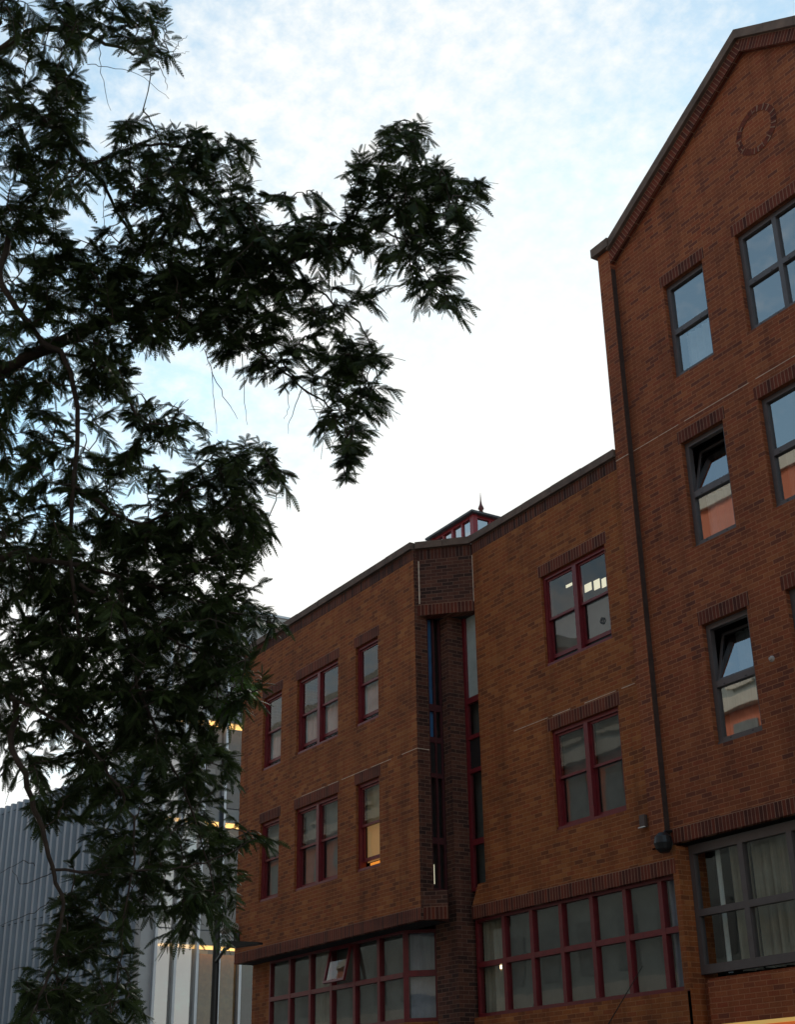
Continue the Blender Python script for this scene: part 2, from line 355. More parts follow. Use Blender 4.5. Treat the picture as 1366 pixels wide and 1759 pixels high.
def metal_window(X0, X1, z0, z1, yw, parent, lights=1, tilt=(), back=None, coat='glass'):
    """grey aluminium window, each light split in two; top panes listed in tilt lean inwards"""
    y = yw+.085; f = .085
    mb = MB(); rect_frame(mb, X0+.004, X1-.004, z0+.004, z1-.004, y, y+.09, f, .105)
    mb.box(X0+.01, X1-.01, y-.03, y, z0+.004, z0+.05)
    zm = z0+(z1-z0)*.49; ms = [X0+f]
    for i in range(1, lights):
        c = X0+(X1-X0)*i/lights; mb.box(c-.045, c+.045, y, y+.09, z0+.105, z1-f); ms += [c-.045, c+.045]
    ms.append(X1-f)
    win_l = []
    for i in range(lights):
        a, b = ms[2*i], ms[2*i+1]; mb.box(a, b, y, y+.09, zm-.05, zm+.05); win_l.append((a, b))
    win = mb.build('window', 'grey', parent)
    vb = MB()
    for a, b in win_l:
        for q in (.22, .78):
            vb.box(a+(b-a)*q-.018, a+(b-a)*q+.018, y-.004, y, zm-.034, zm-.020); vb.box(a+(b-a)*q-.018, a+(b-a)*q+.018, y-.004, y, z0+.07, z0+.084)
    vb.build('drain_slot', 'black', win)
    for i, (a, b) in enumerate(win_l):
        pane(a, b, z0+.105, zm-.05, y+.05, win, coat)
        if i in tilt:
            tl = math.radians(15); h = z1-f-(zm+.05); zz = zm+.05
            s = MB(); ca, sa = math.cos(tl), math.sin(tl)
            def bar(xa, xb, h0, h1):
                P = lambda x, hh, d: (x, y+.03+hh*sa+d*ca, zz+hh*ca-d*sa)
                for q in ([P(xa,h0,0),P(xb,h0,0),P(xb,h1,0),P(xa,h1,0)], [P(xa,h0,.05),P(xa,h1,.05),P(xb,h1,.05),P(xb,h0,.05)], [P(xa,h0,0),P(xa,h1,0),P(xa,h1,.05),P(xa,h0,.05)], [P(xb,h0,0),P(xb,h0,.05),P(xb,h1,.05),P(xb,h1,0)], [P(xa,h1,0),P(xb,h1,0),P(xb,h1,.05),P(xa,h1,.05)], [P(xa,h0,.05),P(xb,h0,.05),P(xb,h0,0),P(xa,h0,0)]): s.face(q)
            bar(a+.004, a+.05, 0, h); bar(b-.05, b-.004, 0, h); bar(a+.05, b-.05, 0, .045); bar(a+.05, b-.05, h-.045, h)
            s.build('sash', 'grey', win)
            pane(a+.05, b-.05, zz+.045, zz+h-.045, y+.05, win, coat, tl)
        else: pane(a, b, zm+.05, z1-f, y+.05, win, coat)
        for j, (c0, c1) in enumerate(((z0+.06, zm+.02), (zm-.02, z1-.05))):
            k = None if back is None else back[(2*i+j) % len(back)]
            if k and not (j == 1 and i in tilt): drape(a, b, c0, c1, y+.26, win, k, amp=.03, per=.16)
            elif k: drape(a, b, c0, c1, y+.55, win, k, amp=.03, per=.16)
    return win

# ------------------------------------------------------------------ ground
struct(MB().box(-900, 900, -900, 900, -.5, -.12).build('ground', 'paving'))
struct(MB().box(-200, 80, 3.2, 12.2, -.119, -.0).build('road', 'asphalt'))
for y0, y1, nm in ((-8.0, 3.0, 'pavement'), (12.4, 40.0, 'pavement')):
    struct(MB().box(-200, 80, y0, y1, -.119, .12).build(nm, 'paving'))
for y0 in (3.0, 12.2): struct(MB().box(-200, 80, y0+.001, y0+.199, -.119, .13).build('kerb', 'kerb'))
mk = MB()
for y in (3.6, 3.8, 11.6, 11.8): mk.box(-200, 80, y, y+.08, .003, .004)
struct(mk.build('road_marking', 'paint'))

# ------------------------------------------------------------------ flat-roofed brick building (red windows)
YL, YR = 14.13, 15.0
A = thing('brick_building', 'flat-roofed orange brick building with dark red sash windows, left of the gabled building', 'building', (-22.5, 15, 0))
XL0, XC, XR0, XR1 = -29.3, -21.54, -20.68, -16.19
ZS, ZC = 5.19, 12.54                                   # soffit of the upper walls, underside of the coping
Lwin = [(-28.17, -27.24, 1), (-26.49, -24.62, 2), (-23.87, -22.96, 1)]
hl = [(a, b, c, d) for a, b, _ in Lwin for c, d in ((9.36, 11.10), (6.39, 8.15))]
hr = [(-18.55, -16.71, c, d) for c, d in ((9.30, 11.05), (6.35, 8.11))]
mb = MB(); wall(mb, XL0, XC, ZS+.232, ZC-.232, hl, YL, .08); wall(mb, XR0, XR1, 5.2+.232, ZC-.232, hr, YR, .08)
mb.face([(XL0, 19.2, 0), (XL0, 14.6, 0), (XL0, 14.6, ZS), (XL0, 19.2, ZS)]); mb.face([(XL0, 19.2, ZS), (XL0, YL, ZS), (XL0, YL, ZC), (XL0, 19.2, ZC)]); mb.face([(-16.2, 19.21, 0), (XL0, 19.21, 0), (XL0, 19.21, ZC), (-16.2, 19.21, ZC)])
mb.face([(-21.14, YR, 5.432), (XR0, YR, 5.432), (XR0, YR, 5.80), (-20.93, YR, 5.80)])
mb.face([(XR0, YR, 5.80), (XR0, YR, ZC), (XR0, YR+.12, ZC), (XR0, YR+.12, 5.80)])
# ground storey walls
wall(mb, XL0, -28.46, 0, ZS, [], 14.6); wall(mb, -28.46, -22.8, 0, 3.53, [], 14.6); wall(mb, -21.2, -15.72, 0, 3.50, [], YR); wall(mb, -15.78, -15.66, 3.5, 5.2, [], YR)
mb.face([(-15.66, YR, 0), (-15.66, YR+.6, 0), (-15.66, YR+.6, 5.6), (-15.66, YR, 5.6)])
mb.face([(-22.8, 14.6, 0), (-22.36, 15.04, 0), (-22.36, 15.04, 3.53), (-22.8, 14.6, 3.53)])
wall(mb, -16.19, -15.66, 5.2, 5.62, [], YR)
mb.build('wall', 'brick', A)
# return wall of the left block, with slit opening
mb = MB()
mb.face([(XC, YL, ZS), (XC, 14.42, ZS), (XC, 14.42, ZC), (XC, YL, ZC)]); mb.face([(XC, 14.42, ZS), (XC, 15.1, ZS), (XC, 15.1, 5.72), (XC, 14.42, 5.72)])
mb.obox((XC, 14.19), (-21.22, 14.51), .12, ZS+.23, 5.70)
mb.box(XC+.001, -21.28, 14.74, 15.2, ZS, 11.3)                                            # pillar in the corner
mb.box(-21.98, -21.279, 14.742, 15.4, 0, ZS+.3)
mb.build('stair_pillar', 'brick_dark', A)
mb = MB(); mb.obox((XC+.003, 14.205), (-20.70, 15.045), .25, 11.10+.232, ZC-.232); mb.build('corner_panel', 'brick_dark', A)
# soldier courses
def course(m, parent, *ops):
    for op in ops:
        mb = MB(); op(mb); mb.build('soldier_course', m, parent)
course('soldier_sooty', A, lambda m: m.box(XL0-.003, XC-.001, YL-.004, YL+.1, ZC-.232, ZC, soldier=ZC-.232), lambda m: m.box(XR0, XR1, YR-.004, YR+.1, ZC-.232, ZC, soldier=ZC-.232),
       lambda m: m.obox((XC+.005, 14.203), (-20.70, 15.041), .25, ZC-.232, ZC, soldier=ZC-.232))
course('soldier', A, lambda m: m.obox((XC+.005, 14.203), (-20.70, 15.041), .25, 11.10, 11.10+.232, soldier=11.10), lambda m: m.box(XL0-.003, XC-.001, YL-.004, YL+.1, ZS, ZS+.232, soldier=ZS),
       lambda m: m.box(-21.15, -15.72, YR-.004, YR+.1, 5.2, 5.2+.232, soldier=5.2), lambda m: m.obox((XC+.002, 14.185), (-21.22, 14.505), .12, ZS, ZS+.231, soldier=ZS))
# soffits
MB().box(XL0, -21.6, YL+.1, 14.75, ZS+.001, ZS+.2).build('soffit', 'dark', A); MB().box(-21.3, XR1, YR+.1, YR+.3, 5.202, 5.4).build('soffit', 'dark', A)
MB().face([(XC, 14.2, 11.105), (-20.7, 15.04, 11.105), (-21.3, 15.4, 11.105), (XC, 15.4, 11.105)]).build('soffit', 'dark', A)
# coping stones, laid end to end with open joints
mb = MB()
def coping(a, b, over=.07, dep=.36, z0=ZC, z1=ZC+.15, step=.92):
    a, b = Vector(a), Vector(b); d = (b-a); n = max(1, round(d.length/step)); t = d.normalized(); nn = Vector((-t.y, t.x))
    for i in range(n):
        p = a+d*(i/n)+t*.004; q = a+d*((i+1)/n)-t*.004
        jz = random.uniform(-.006, .006)
        mb.obox(p-nn*over, q-nn*over, dep, z0+.001, z1+jz)
coping((XL0-.06, YL), (XC-.01, YL)); coping((XC, 14.18), (-20.72, 15.0), over=.06, step=.6); coping((-20.70, YR), (XR1, YR))
mb.build('coping', 'coping', A)
# pale movement joint showing as broken line
def joint(segs, y, name='joint_line'):
    mb = MB()
    for x0, x1, z in segs:
        x = x0
        while x < x1:
            ln = random.uniform(.15, .8); mb.box(x, min(x+ln, x1), y-.003, y+.01, z-random.uniform(.003, .007), z+.006); x += ln+random.choice((.0, .02, .15, .4))
    return mb
m2 = joint([(-26.2, -21.55, 8.385)], YL); j2 = joint([(-19.6, -16.25, 8.365)], YR); off = 0
m2.build('joint_line', 'line', A); j2.build('joint_line', 'line', A); m2 = MB()
MB().box(XC-.01, XC+.003, YL, 14.4, 8.376, 8.388).build('joint_line', 'line', A)
MB().obox((XC+.03, 14.225), (XC+.045, 14.24), .02, 11.35, 12.28).build('joint_line', 'line', A); MB().obox((-20.725, 15.014), (-20.71, 15.029), .02, 11.30, 12.30).build('joint_line', 'line', A)
# windows
for a, b, n in Lwin:
    for c, d in ((9.36, 11.10), (6.39, 8.15)): lintel(a, b, d, YL, A)
    top = True
    sash_window(a, b, 9.36, 11.10, YL, A, n, (None, 'net') if n == 1 or 1 else None, .12, 'curtain_blue' if n == 2 else 'dark')
sash_window(*Lwin[0][:2], 6.39, 8.15, YL, A, 1, ('blind_pale', 'blind_pale'))
sash_window(*Lwin[1][:2], 6.39, 8.15, YL, A, 2, ('blind_pale', 'blind_pale'))
sash_window(*Lwin[2][:2], 6.39, 8.15, YL, A, 1, ('blind_warm', 'lit_blind'), .14, 'room_light')
for d in (11.05, 8.11): lintel(-18.55, -16.71, d, YR, A)
w4 = sash_window(-18.55, -16.71, 9.30, 11.05, YR, A, 2, (None, 'blind'), .1, 'blind_pale')
sash_window(-18.55, -16.71, 6.35, 8.11, YR, A, 2, ('blind', 'blind'))
mb = MB()
def on_y(px, py, Y): d = ray(px, py); return CAM+d*(Y/d.y)
for xa, xb, ya, yb in ((1005.5, 1016, 1000, 1020), (1021.5, 1030, 994, 1016), (1035, 1041, 992, 1012), (973, 983, 1001, 1012)):
    p, q = on_y(xa, yb, YR+.19), on_y(xb, ya+2, YR+.19); mb.box(p.x, q.x, YR+.19, YR+.2, p.z+.02, q.z+.03)
mb.build('ceiling_lamp', 'lamp_white', w4)  # small emissive panels set close behind the upper panes
ring = MB()
for k in range(20):
    a0, a1 = 2*math.pi*k/20, 2*math.pi*(k+1)/20
    for r0, r1, yy in ((.03, .062, YR+.128), ): ring.face([(-17.07+r0*math.cos(a0), yy, 9.75+r0*math.sin(a0)), (-17.07+r1*math.cos(a0), yy, 9.75+r1*math.sin(a0)), (-17.07+r1*math.cos(a1), yy, 9.75+r1*math.sin(a1)), (-17.07+r0*math.cos(a1), yy, 9.75+r0*math.sin(a1))])
ring.build('vent_ring', 'black', w4)
# ribbon windows of the ground storey
def ribbon(X0, X1, z0, z1, zm, mulls, y, parent, back, open_bay=None):
    mb = MB(); rect_frame(mb, X0, X1, z0, z1, y, y+.11, .05, .07); xs = [X0+.05]
    for m_ in mulls: mb.box(m_-.045, m_+.045, y-.008, y+.11, z0+.07, z1-.05); xs += [m_-.045, m_+.045]
    xs.append(X1-.05); bays = [(xs[2*i], xs[2*i+1]) for i in range(len(xs)//2)]
    for a, b in bays: mb.box(a, b, y-.004, y+.11, zm-.045, zm+.045)
    win = mb.build('ribbon_window', 'red', parent)
    for i, (a, b) in enumerate(bays):
        pane(a, b, z0+.07, zm-.045, y+.05, win)
        if i == open_bay:
            h = z1-.05-(zm+.045); tl = math.radians(14); zt = z1-.05; s = MB(); ca, sa = math.cos(tl), math.sin(tl)
            P = lambda x, hh, d: Vector((x, y-.01-hh*sa-d*ca, zt-hh*ca+d*sa))
            for xa, xb, h0, h1 in ((a, a+.05, 0, h), (b-.05, b, 0, h), (a+.05, b-.05, 0, .05), (a+.05, b-.05, h-.05, h)):
                q = [P(xa,h0,0),P(xb,h0,0),P(xb,h1,0),P(xa,h1,0)]; r = [P(xa,h0,.05),P(xb,h0,.05),P(xb,h1,.05),P(xa,h1,.05)]
                s.face(q); s.face(r[::-1])
                for k in range(4): s.face([q[k], r[k], r[(k+1) % 4], q[(k+1) % 4]])
            s.build('sash', 'red', win)
            g = MB(); g.face([P(a+.05,.05,.025), P(a+.05,h-.05,.025), P(b-.05,h-.05,.025), P(b-.05,.05,.025)]); g.build('pane', 'glass', win)
        else: pane(a, b, zm+.045, z1-.05, y+.05, win)
        k = back[i % len(back)]
        if k in ('film', 'blind'): flat(a-.03, b+.03, z0+.05, z1, y+.13+.01*(i % 2), win, k)
        else: drape(a-.03, b+.03, z0+.05, z1, y+.16, win, k)
    return win
ribbon(-28.46, -22.87, 3.53, ZS, 4.38, [-27.50, -26.59, -25.69, -24.75, -23.81], 14.6, A, ['blind', 'blind', 'curtain_brown', 'film', 'film', 'blind'], 3)
lw = ribbon(-21.2, -15.76, 3.50, 5.20, 4.40, [-20.34, -19.52, -18.70, -17.88, -17.05, -16.21], 15.1, A, ['curtain_brown', 'film', 'film', 'film', 'film', 'film', 'curtain_blue'])
MB().box(-20.72, -20.66, 15.26, 15.27, 4.30, 4.36).build('ceiling_lamp', 'lamp_small', lw)
# splayed corner light below the left block
mb = MB(); a, b = Vector((-22.87, 14.6)), Vector((-22.41, 15.06)); t = (b-a).normalized()
mb.obox(a-t*.02, a+t*.08, .1, 3.53, ZS); mb.obox(b-t*.06, b, .1, 3.53, ZS); mb.obox(a+t*.08, b-t*.06, .1, 4.34, 4.45); mb.obox(a+t*.08, b-t*.06, .1, 3.53, 3.60); mb.obox(a+t*.08, b-t*.06, .1, ZS-.06, ZS)
cw = mb.build('corner_window', 'red', A)
nn = Vector((-t.y, t.x)); g = MB(); p, q = a+nn*.05, b+nn*.05; g.face([(p.x, p.y, 3.6), (q.x, q.y, 3.6), (q.x, q.y, ZS-.06), (p.x, p.y, ZS-.06)]); g.build('pane', 'glass', cw)
g = MB(); p, q = a+nn*.16, b+nn*.16; g.face([(p.x, p.y, 3.6), (q.x, q.y, 3.6), (q.x, q.y, ZS), (p.x, p.y, ZS)]); g.build('curtain', 'curtain_blue', cw)
# slit windows either side of the pillar
mb = MB()
for y0, y1 in ((14.42, 14.45), (14.565, 14.60), (14.71, 14.75)): mb.box(XC-.08, XC-.02, y0, y1, 5.72, 11.1)
for z0, z1 in ((9.18, 9.32), (8.55, 8.66), (7.86, 7.95), (6.60, 6.72), (5.72, 5.78)): mb.box(XC-.075, XC-.024, 14.45, 14.71, z0, z1)
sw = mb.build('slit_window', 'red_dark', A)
for z0, z1, m_ in ((9.32, 11.1, 'glass'), (8.66, 9.18, 'glass'), (7.95, 8.55, 'black'), (6.72, 7.86, 'glass'), (5.78, 6.60, 'glass')):
    g = MB(); g.face([(XC-.05, 14.45, z0), (XC-.05, 14.71, z0), (XC-.05, 14.71, z1), (XC-.05, 14.45, z1)]); g.build('pane', m_, sw)
MB().box(XC-.10, XC-.09, 14.44, 14.57, 8.6, 11.1).build('blind', 'blue', sw); MB().box(XC-.2, XC-.19, 14.2, 14.9, 5.7, 11.1).build('blind', 'dark', sw)  # blue sheet behind the slit paints in a sky reflection
MB().box(XC-.06, XC-.055, 14.46, 14.49, 5.86, 6.22).build('inner_lamp', 'lamp_white', sw)
mb = MB()
for x0, x1 in ((-21.28, -21.20), (-20.74, -20.69)): mb.box(x0, x1, 15.10, 15.18, 5.72, 11.1)
for z0, z1 in ((9.30, 9.42), (8.58, 8.66), (7.92, 8.00), (6.55, 6.66), (5.72, 5.78)): mb.box(-21.20, -20.74, 15.102, 15.178, z0, z1)
sw = mb.build('slit_window', 'red', A)
for z0, z1, m_ in ((9.42, 11.1, 'glass'), (8.66, 9.30, 'glass'), (8.0, 8.58, 'black'), (6.66, 7.92, 'glass'), (5.78, 6.55, 'glass')):
    g = MB(); g.face([(-21.2, 15.14, z0), (-20.74, 15.14, z0), (-20.74, 15.14, z1), (-21.2, 15.14, z1)]); g.build('pane', m_, sw)
MB().box(-21.3, -20.6, 15.155, 15.165, 9.4, 11.1).build('blind', 'net', sw)  # white sheet added close behind the pane, standing in for its bright reflection
MB().box(-21.3, -20.6, 15.3, 15.31, 5.7, 9.38).build('blind', 'film', sw)
# core and roof
mb = MB(); mb.box(XL0+.01, -16.2, 16.3, 19.2, 0, ZC-.1); mb.box(XL0+.01, XC-.9, 15.2, 16.3, 0, ZS); mb.build('core_wall', 'dark', A)
mb = MB(); mb.box(XL0+.02, XC-.3, YL+.12, 19.2, ZC-.12, ZC-.02); mb.box(XC-.3, XR1, 15.2, 19.2, ZC-.121, ZC-.021); mb.build('roof', 'lead', A)
# glazed roof lantern
lx0, lx1, ly0, ly1, lz0, lz1 = -25.2, -23.42, 17.05, 18.85, ZC-.1, 14.76
mb = MB()
for x, y in ((lx0, ly0), (lx1-.13, ly0), (lx0, ly1-.13), (lx1-.13, ly1-.13)): mb.box(x, x+.13, y, y+.13, lz0, lz1)
for y in (ly0+.02, ly1-.10):
    mb.box(lx0+.13, lx1-.13, y, y+.08, lz1-.07, lz1); mb.box(lx0+.13, lx1-.13, y, y+.08, 14.24, 14.29); mb.box(lx0+.13, lx1-.13, y, y+.08, lz0, 13.35)
    mb.box(-24.35, -24.27, y-.004, y+.084, 13.35, lz1-.07)
    for x in (-24.70, -23.92): mb.box(x-.03, x+.03, y+.004, y+.076, 13.35, lz1-.07)
for x in (lx0+.02, lx1-.10):
    mb.box(x, x+.08, ly0+.13, ly1-.13, lz1-.07, lz1); mb.box(x, x+.08, ly0+.13, ly1-.13, 14.24, 14.29); mb.box(x, x+.08, ly0+.13, ly1-.13, lz0, 13.35)
    for y in (17.56, 17.95, 18.34): mb.box(x+.004, x+.076, y-.03, y+.03, 13.35, lz1-.07)
lan = mb.build('roof_lantern', plain('lantern_paint', (.34, .035, .045), .4, .2, 8), A)
for q in ([(lx0, ly0+.06), (lx1, ly0+.06)], [(lx1-.06, ly0), (lx1-.06, ly1)], [(lx1, ly1-.06), (lx0, ly1-.06)], [(lx0+.06, ly1), (lx0+.06, ly0)]):
    (p, r) = q; MB().face([(*p, 13.35), (*r, 13.35), (*r, lz1-.1), (*p, lz1-.1)]).build('pane', glass('lantern_glass', 8.0, .1, (.8, .82, .8)) , lan)
e = .10; cxl, cyl = (lx0+lx1)/2, (ly0+ly1)/2
mb = MB(); mb.box(lx0-e, lx1+e, ly0-e, ly1+e, lz1, lz1+.05)
C4 = [(lx0-e, ly0-e), (lx1+e, ly0-e), (lx1+e, ly1+e), (lx0-e, ly1+e)]
for i in range(4): mb.face([(*C4[i], lz1+.05), (*C4[(i+1) % 4], lz1+.05), (cxl, cyl, lz1+.55)])
mb.build('lantern_roof', 'lead', lan)
MB().lathe((cxl, cyl, lz1+.56), [(.0, 0), (.055, .02), (.045, .08), (.075, .12), (.06, .17), (.03, .24), (.016, .34), (.010, .45), (.002, .56), (0, .56)]).build('finial', plain('finial_iron', (.16, .05, .04), .6), lan, True)

# ------------------------------------------------------------------ gabled brick building (grey windows)
YP, YG = 14.965, 15.08
k = YG/15
def gx(u): return u*k
def gz(z): return 1.6+(z-1.6)*k
B = thing('gabled_building', 'tall gabled red brick building with grey metal windows and a round brick roundel', 'building', (-12, 15.1, 0))
PX0, PX1 = -16.17, -15.84; AX = gx(-12.06); RX1, RX0 = 2*AX-PX1, 2*AX-PX0
cols = [(gx(-14.6), gx(-13.62), 1), (gx(-12.84), 2*AX-gx(-12.84), 2), (2*AX-gx(-13.62), 2*AX-gx(-14.6), 1)]
rows = [(gz(6.93), gz(8.87)), (gz(10.19), gz(12.10)), (gz(13.33), gz(15.22))]
hg = [(a, b, c, d) for a, b, _ in cols for c, d in rows]
ZB = gz(5.64)
sl = .592                                                # rake of the gable
zin = 18.66                                              # inner apex of the rake course
def rz(x, z0): return z0-abs(x-AX)*sl
mb = MB(); wall(mb, PX1, RX1, ZB+.232, 15.7, hg, YG, .1)
mb.face([(PX1, YG, 15.7), (RX1, YG, 15.7), (RX1, YG, rz(RX1, zin)), (AX, YG, zin), (PX1, YG, rz(PX1, zin))])
# ground storey apron and piers
wall(mb, -15.45, RX1, 0, 3.62, [], 15.16); mb.face([(-15.45, 15.3, 0), (-15.45, 15.16, 0), (-15.45, 15.16, 3.62), (-15.45, 15.3, 3.62)]); mb.face([(-15.45, 15.16, 3.62), (RX1, 15.16, 3.62), (RX1, 15.4, 3.62), (-15.45, 15.4, 3.62)])
wall(mb, -15.66, RX1, 0, 3.66, [], 15.30)
mb.build('wall', 'brick_gable', B)
mb = MB()
for x0, x1 in ((PX0, PX1), (RX1, RX0)): mb.box(x0, x1, YP, 15.5, ZB-.02, 16.78)
mb.box(RX1-.1, RX0, YP+.02, 15.5, 0, ZB-.03)
mb.box(PX0, PX0+.3, 15.5, 26, ZC-.5, 16.6); mb.box(RX0-.3, RX0, 15.5, 26, 0, 16.6)
mb.build('pilaster', 'brick_gable', B)
MB().face([(PX1+.003, YP+.004, ZB), (PX1+.003, YG, ZB), (PX1+.003, YG, 16.35), (PX1+.003, YP+.004, 16.35)]).build('soot_stain', 'soot', B)  # dark face paints in the shade on the pilaster's return
# raking soldier course (proud of the panel) and coping
mb = MB(); mc = MB()
for sgn in (-1, 1):
    d = Vector((sgn, 0, -sl)).normalized(); up = Vector((sgn*sl, 0, 1)).normalized()
    if up.z < 0: up = -up
    end = abs(PX1-AX)/math.sqrt(1/(1+sl*sl))
    vert = .232*math.sqrt(1+sl*sl)
    ap = Vector((AX, YP, zin)); x1 = AX+sgn*(abs(PX1-AX))
    lo = [Vector((AX, YP, zin)), Vector((x1, YP, rz(x1, zin)))]; hi = [p+Vector((0, 0, vert)) for p in lo]
    ln = (lo[1]-lo[0]).length
    def uvq(p):
        r = Vector(p)-ap; return ((r.dot(up)) if True else 0, r.dot(d))
    for yy, rev in ((YP, sgn < 0), (15.5, sgn > 0)):
        P = [Vector((q.x, yy, q.z)) for q in (lo[0], lo[1], hi[1], hi[0])]
        if rev: P = P[::-1]
        mb.face(P, [(max(.004, uvq((p.x, YP, p.z))[0]+.002), uvq((p.x, YP, p.z))[1]) for p in P])
    mb.face([lo[0], Vector((lo[0].x, 15.5, lo[0].z)), Vector((lo[1].x, 15.5, lo[1].z)), lo[1]])
    nst = 6
    for i in range(nst):
        t0, t1 = i/nst, (i+1)/nst; p = hi[0].lerp(hi[1], t0)+(d*.003 if i else Vector((0, 0, 0))); q = hi[0].lerp(hi[1], t1)-d*.003
        y0, y1 = YP-.07, 15.55; jz = random.uniform(-.004, .004)
        th = Vector((0, 0, .19+jz)); a = [Vector((p.x, y0, p.z+.001)), Vector((q.x, y0, q.z+.001)), Vector((q.x, y1, q.z+.001)), Vector((p.x, y1, p.z+.001))]
        b2 = [v+th for v in a]; fs = [a[::-1], b2]+[[a[j], a[(j+1) % 4], b2[(j+1) % 4], b2[j]] for j in range(4)]
        for f_ in fs: mc.face(f_ if sgn > 0 else f_[::-1])
mb.build('rake_course', 'soldier', B)
for x0, x1 in ((PX0-.09, PX1+.06), (RX1-.06, RX0+.09)): mc.box(x0, x1, YP-.09, 15.6, 16.79, 16.98)
mc.build('coping', 'coping', B)
mb = MB(); zt = zin-.05
for sgn in (-1, 1):
    q = [(AX, 15.5, zt+.3), (AX+sgn*3.7, 15.5, zt+.3-3.7*sl), (AX+sgn*3.7, 26, zt+.3-3.7*sl), (AX, 26, zt+.3)]; mb.face(q)
mb.build('roof', 'slate', B)
for a, b, n in cols:
    for c, d in rows: lintel(a, b, d, YG, B)
MB().box(PX1+.002, RX1-.002, YG-.004, YG+.1, ZB, ZB+.231, soldier=ZB).build('soldier_course', 'soldier', B)
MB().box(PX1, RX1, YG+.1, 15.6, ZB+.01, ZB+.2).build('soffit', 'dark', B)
# roundel: ring of header bricks round a plain disc
ox, oz, r0, r1 = gx(-12.05), gz(16.90), .34, .455; mb = MB(); nb = 34
for i in range(nb):
    a0 = 2*math.pi*(i+.03)/nb; a1 = 2*math.pi*(i+.97)/nb; yf = YG-.009-random.uniform(0, .002)
    P = [(ox+r*math.cos(a), oz+r*math.sin(a)) for r, a in ((r0, a0), (r1, a0), (r1, a1), (r0, a1))]
    fr = [(x, yf, z) for x, z in P]; bk = [(x, YG+.02, z) for x, z in P]
    u = random.random()*9; mb.face(fr[::-1], [(u+.03, u+.02), (u+.09, u+.02), (u+.09, u+.05), (u+.03, u+.05)])
    for j in range(4): mb.face([fr[j], fr[(j+1) % 4], bk[(j+1) % 4], bk[j]])
mb.build('roundel', 'soldier', B)
joint([(PX1+.02, RX1, gz(12.46))], YG).build('joint_line', 'line', B)
m3 = joint([(PX0, PX1, 12.44)], YP); m3.build('joint_line', 'line', B)
tl = {(0, 1): (0,), (0, 0): (0,)}
backs = {(0, 2): ['net', None], (1, 2): [None, None], (0, 1): ['net', 'film'], (1, 1): ['blind_pale', None, 'net', None], (0, 0): ['blind', 'net'], (1, 0): ['net', 'blind']}
for i, (a, b, n) in enumerate(cols):
    for j, (c, d) in enumerate(rows):
        metal_window(a, b, c, d, YG, B, n, tl.get((i, j), ()), backs.get((i, j), ['net', None]), 'glass_coated')
# wide grey window under the gable wall
y = 15.25; mb = MB(); X0, X1, z0, z1, zm = -15.655, RX1, 3.72, 5.62, 4.60
mb.box(X0, X0+.09, y, y+.1, z0, z1); mb.box(X0+.09, X1, y, y+.1, z0, z0+.13); mb.box(X0+.09, X1, y, y+.1, z1-.14, z1); ms = [X0+.09]
mu = [-14.58+.965*i for i in range(7)]
for m_ in mu: mb.box(m_-.05, m_+.05, y-.004, y+.1, z0+.13, z1-.14); ms += [m_-.05, m_+.05]
ms.append(X1); bays = [(ms[2*i], ms[2*i+1]) for i in range(len(ms)//2)]
for a, b in bays: mb.box(a, b, y-.002, y+.1, zm-.05, zm+.05)
gw = mb.build('wide_window', 'grey', B)
for i, (a, b) in enumerate(bays):
    pane(a, b, z0+.13, zm-.05, y+.05, gw, 'glass'); pane(a, b, zm+.05, z1-.14, y+.05, gw, 'glass')
    if i == 0:
        drape(a+.22, a+.36, z0, z1, y+.25, gw, 'net', amp=.03); drape(a+.5, b, z0, z1, y+.3, gw, 'curtain_brown', amp=.05, per=.2)
    elif i == 1: drape(a-.05, b-.25, z0, z1, y+.3, gw, 'curtain_brown', amp=.05, per=.2); drape(b-.25, b+.1, z0, z1, y+.33, gw, 'net', amp=.03)
    else: drape(a-.05, b+.05, z0, z1, y+.3, gw, 'curtain_brown', amp=.05, per=.2)
MB().box(PX0+.6, RX1, 16.3, 26, 0, 16.5).build('core_wall', 'dark', B)

# ------------------------------------------------------------------ small fixtures on the bricks
t = thing('floodlight', 'black floodlight under the corner where the gable wall overhangs', 'light', (-15.72, 14.9, 5.7))
p = Vector((-15.80, 14.98, 5.76))
MB().tube([p+Vector((0, .12, .1)), p+Vector((0, -.05, .08)), p+Vector((.05, -.12, 0))], .022, 8).build('bracket', 'black', t)
MB().lathe((-15.76, 14.84, 5.50), [(.0, 0), (.07, .0), (.12, .05), (.15, .14), (.13, .24), (.07, .30), (0, .31)], 16).build('lamp_body', 'black', t)
t = thing('security_camera', 'small pale security camera bracketed to the far brick corner', 'camera', (-29.25, 14.0, 5.9))
MB().tube([(-29.2, 14.13, 5.62), (-29.2, 13.98, 5.64), (-29.2, 13.95, 5.80)], .02, 8).build('bracket', 'white', t)
MB().tube([(-29.42, 13.86, 5.92), (-29.02, 14.02, 5.98)], .085, 12).build('housing', plain('camera_shell', (.42, .36, .31), .5), t)
MB().lathe((-29.2, 13.95, 5.60), [(0, -.06), (.06, -.03), (.06, .05), (.03, .09), (0, .09)], 12).build('joint', 'white', t)
mb = MB().box(-16.36, -16.24, 14.93, 14.998, 6.0, 6.19); b_ = tag(mb.build('junction_box', plain('box_plastic', (.09, .06, .05), .6)), 'small dark junction box on the brick left of the floodlight', 'junction box')
MB().box(-16.37, -16.23, 14.90, 14.93, 5.985, 6.0).build('box_base', 'white', b_)
tag(MB().lathe((0, 0, 0), [(.0, .05), (.025, .05), (.03, .03), (.045, .02), (.05, .0), (0, 0)], 14).build('wall_tie', plain('tie_metal', (.45, .40, .37), .5)), 'small round metal wall tie plate between two grey windows', 'wall tie')
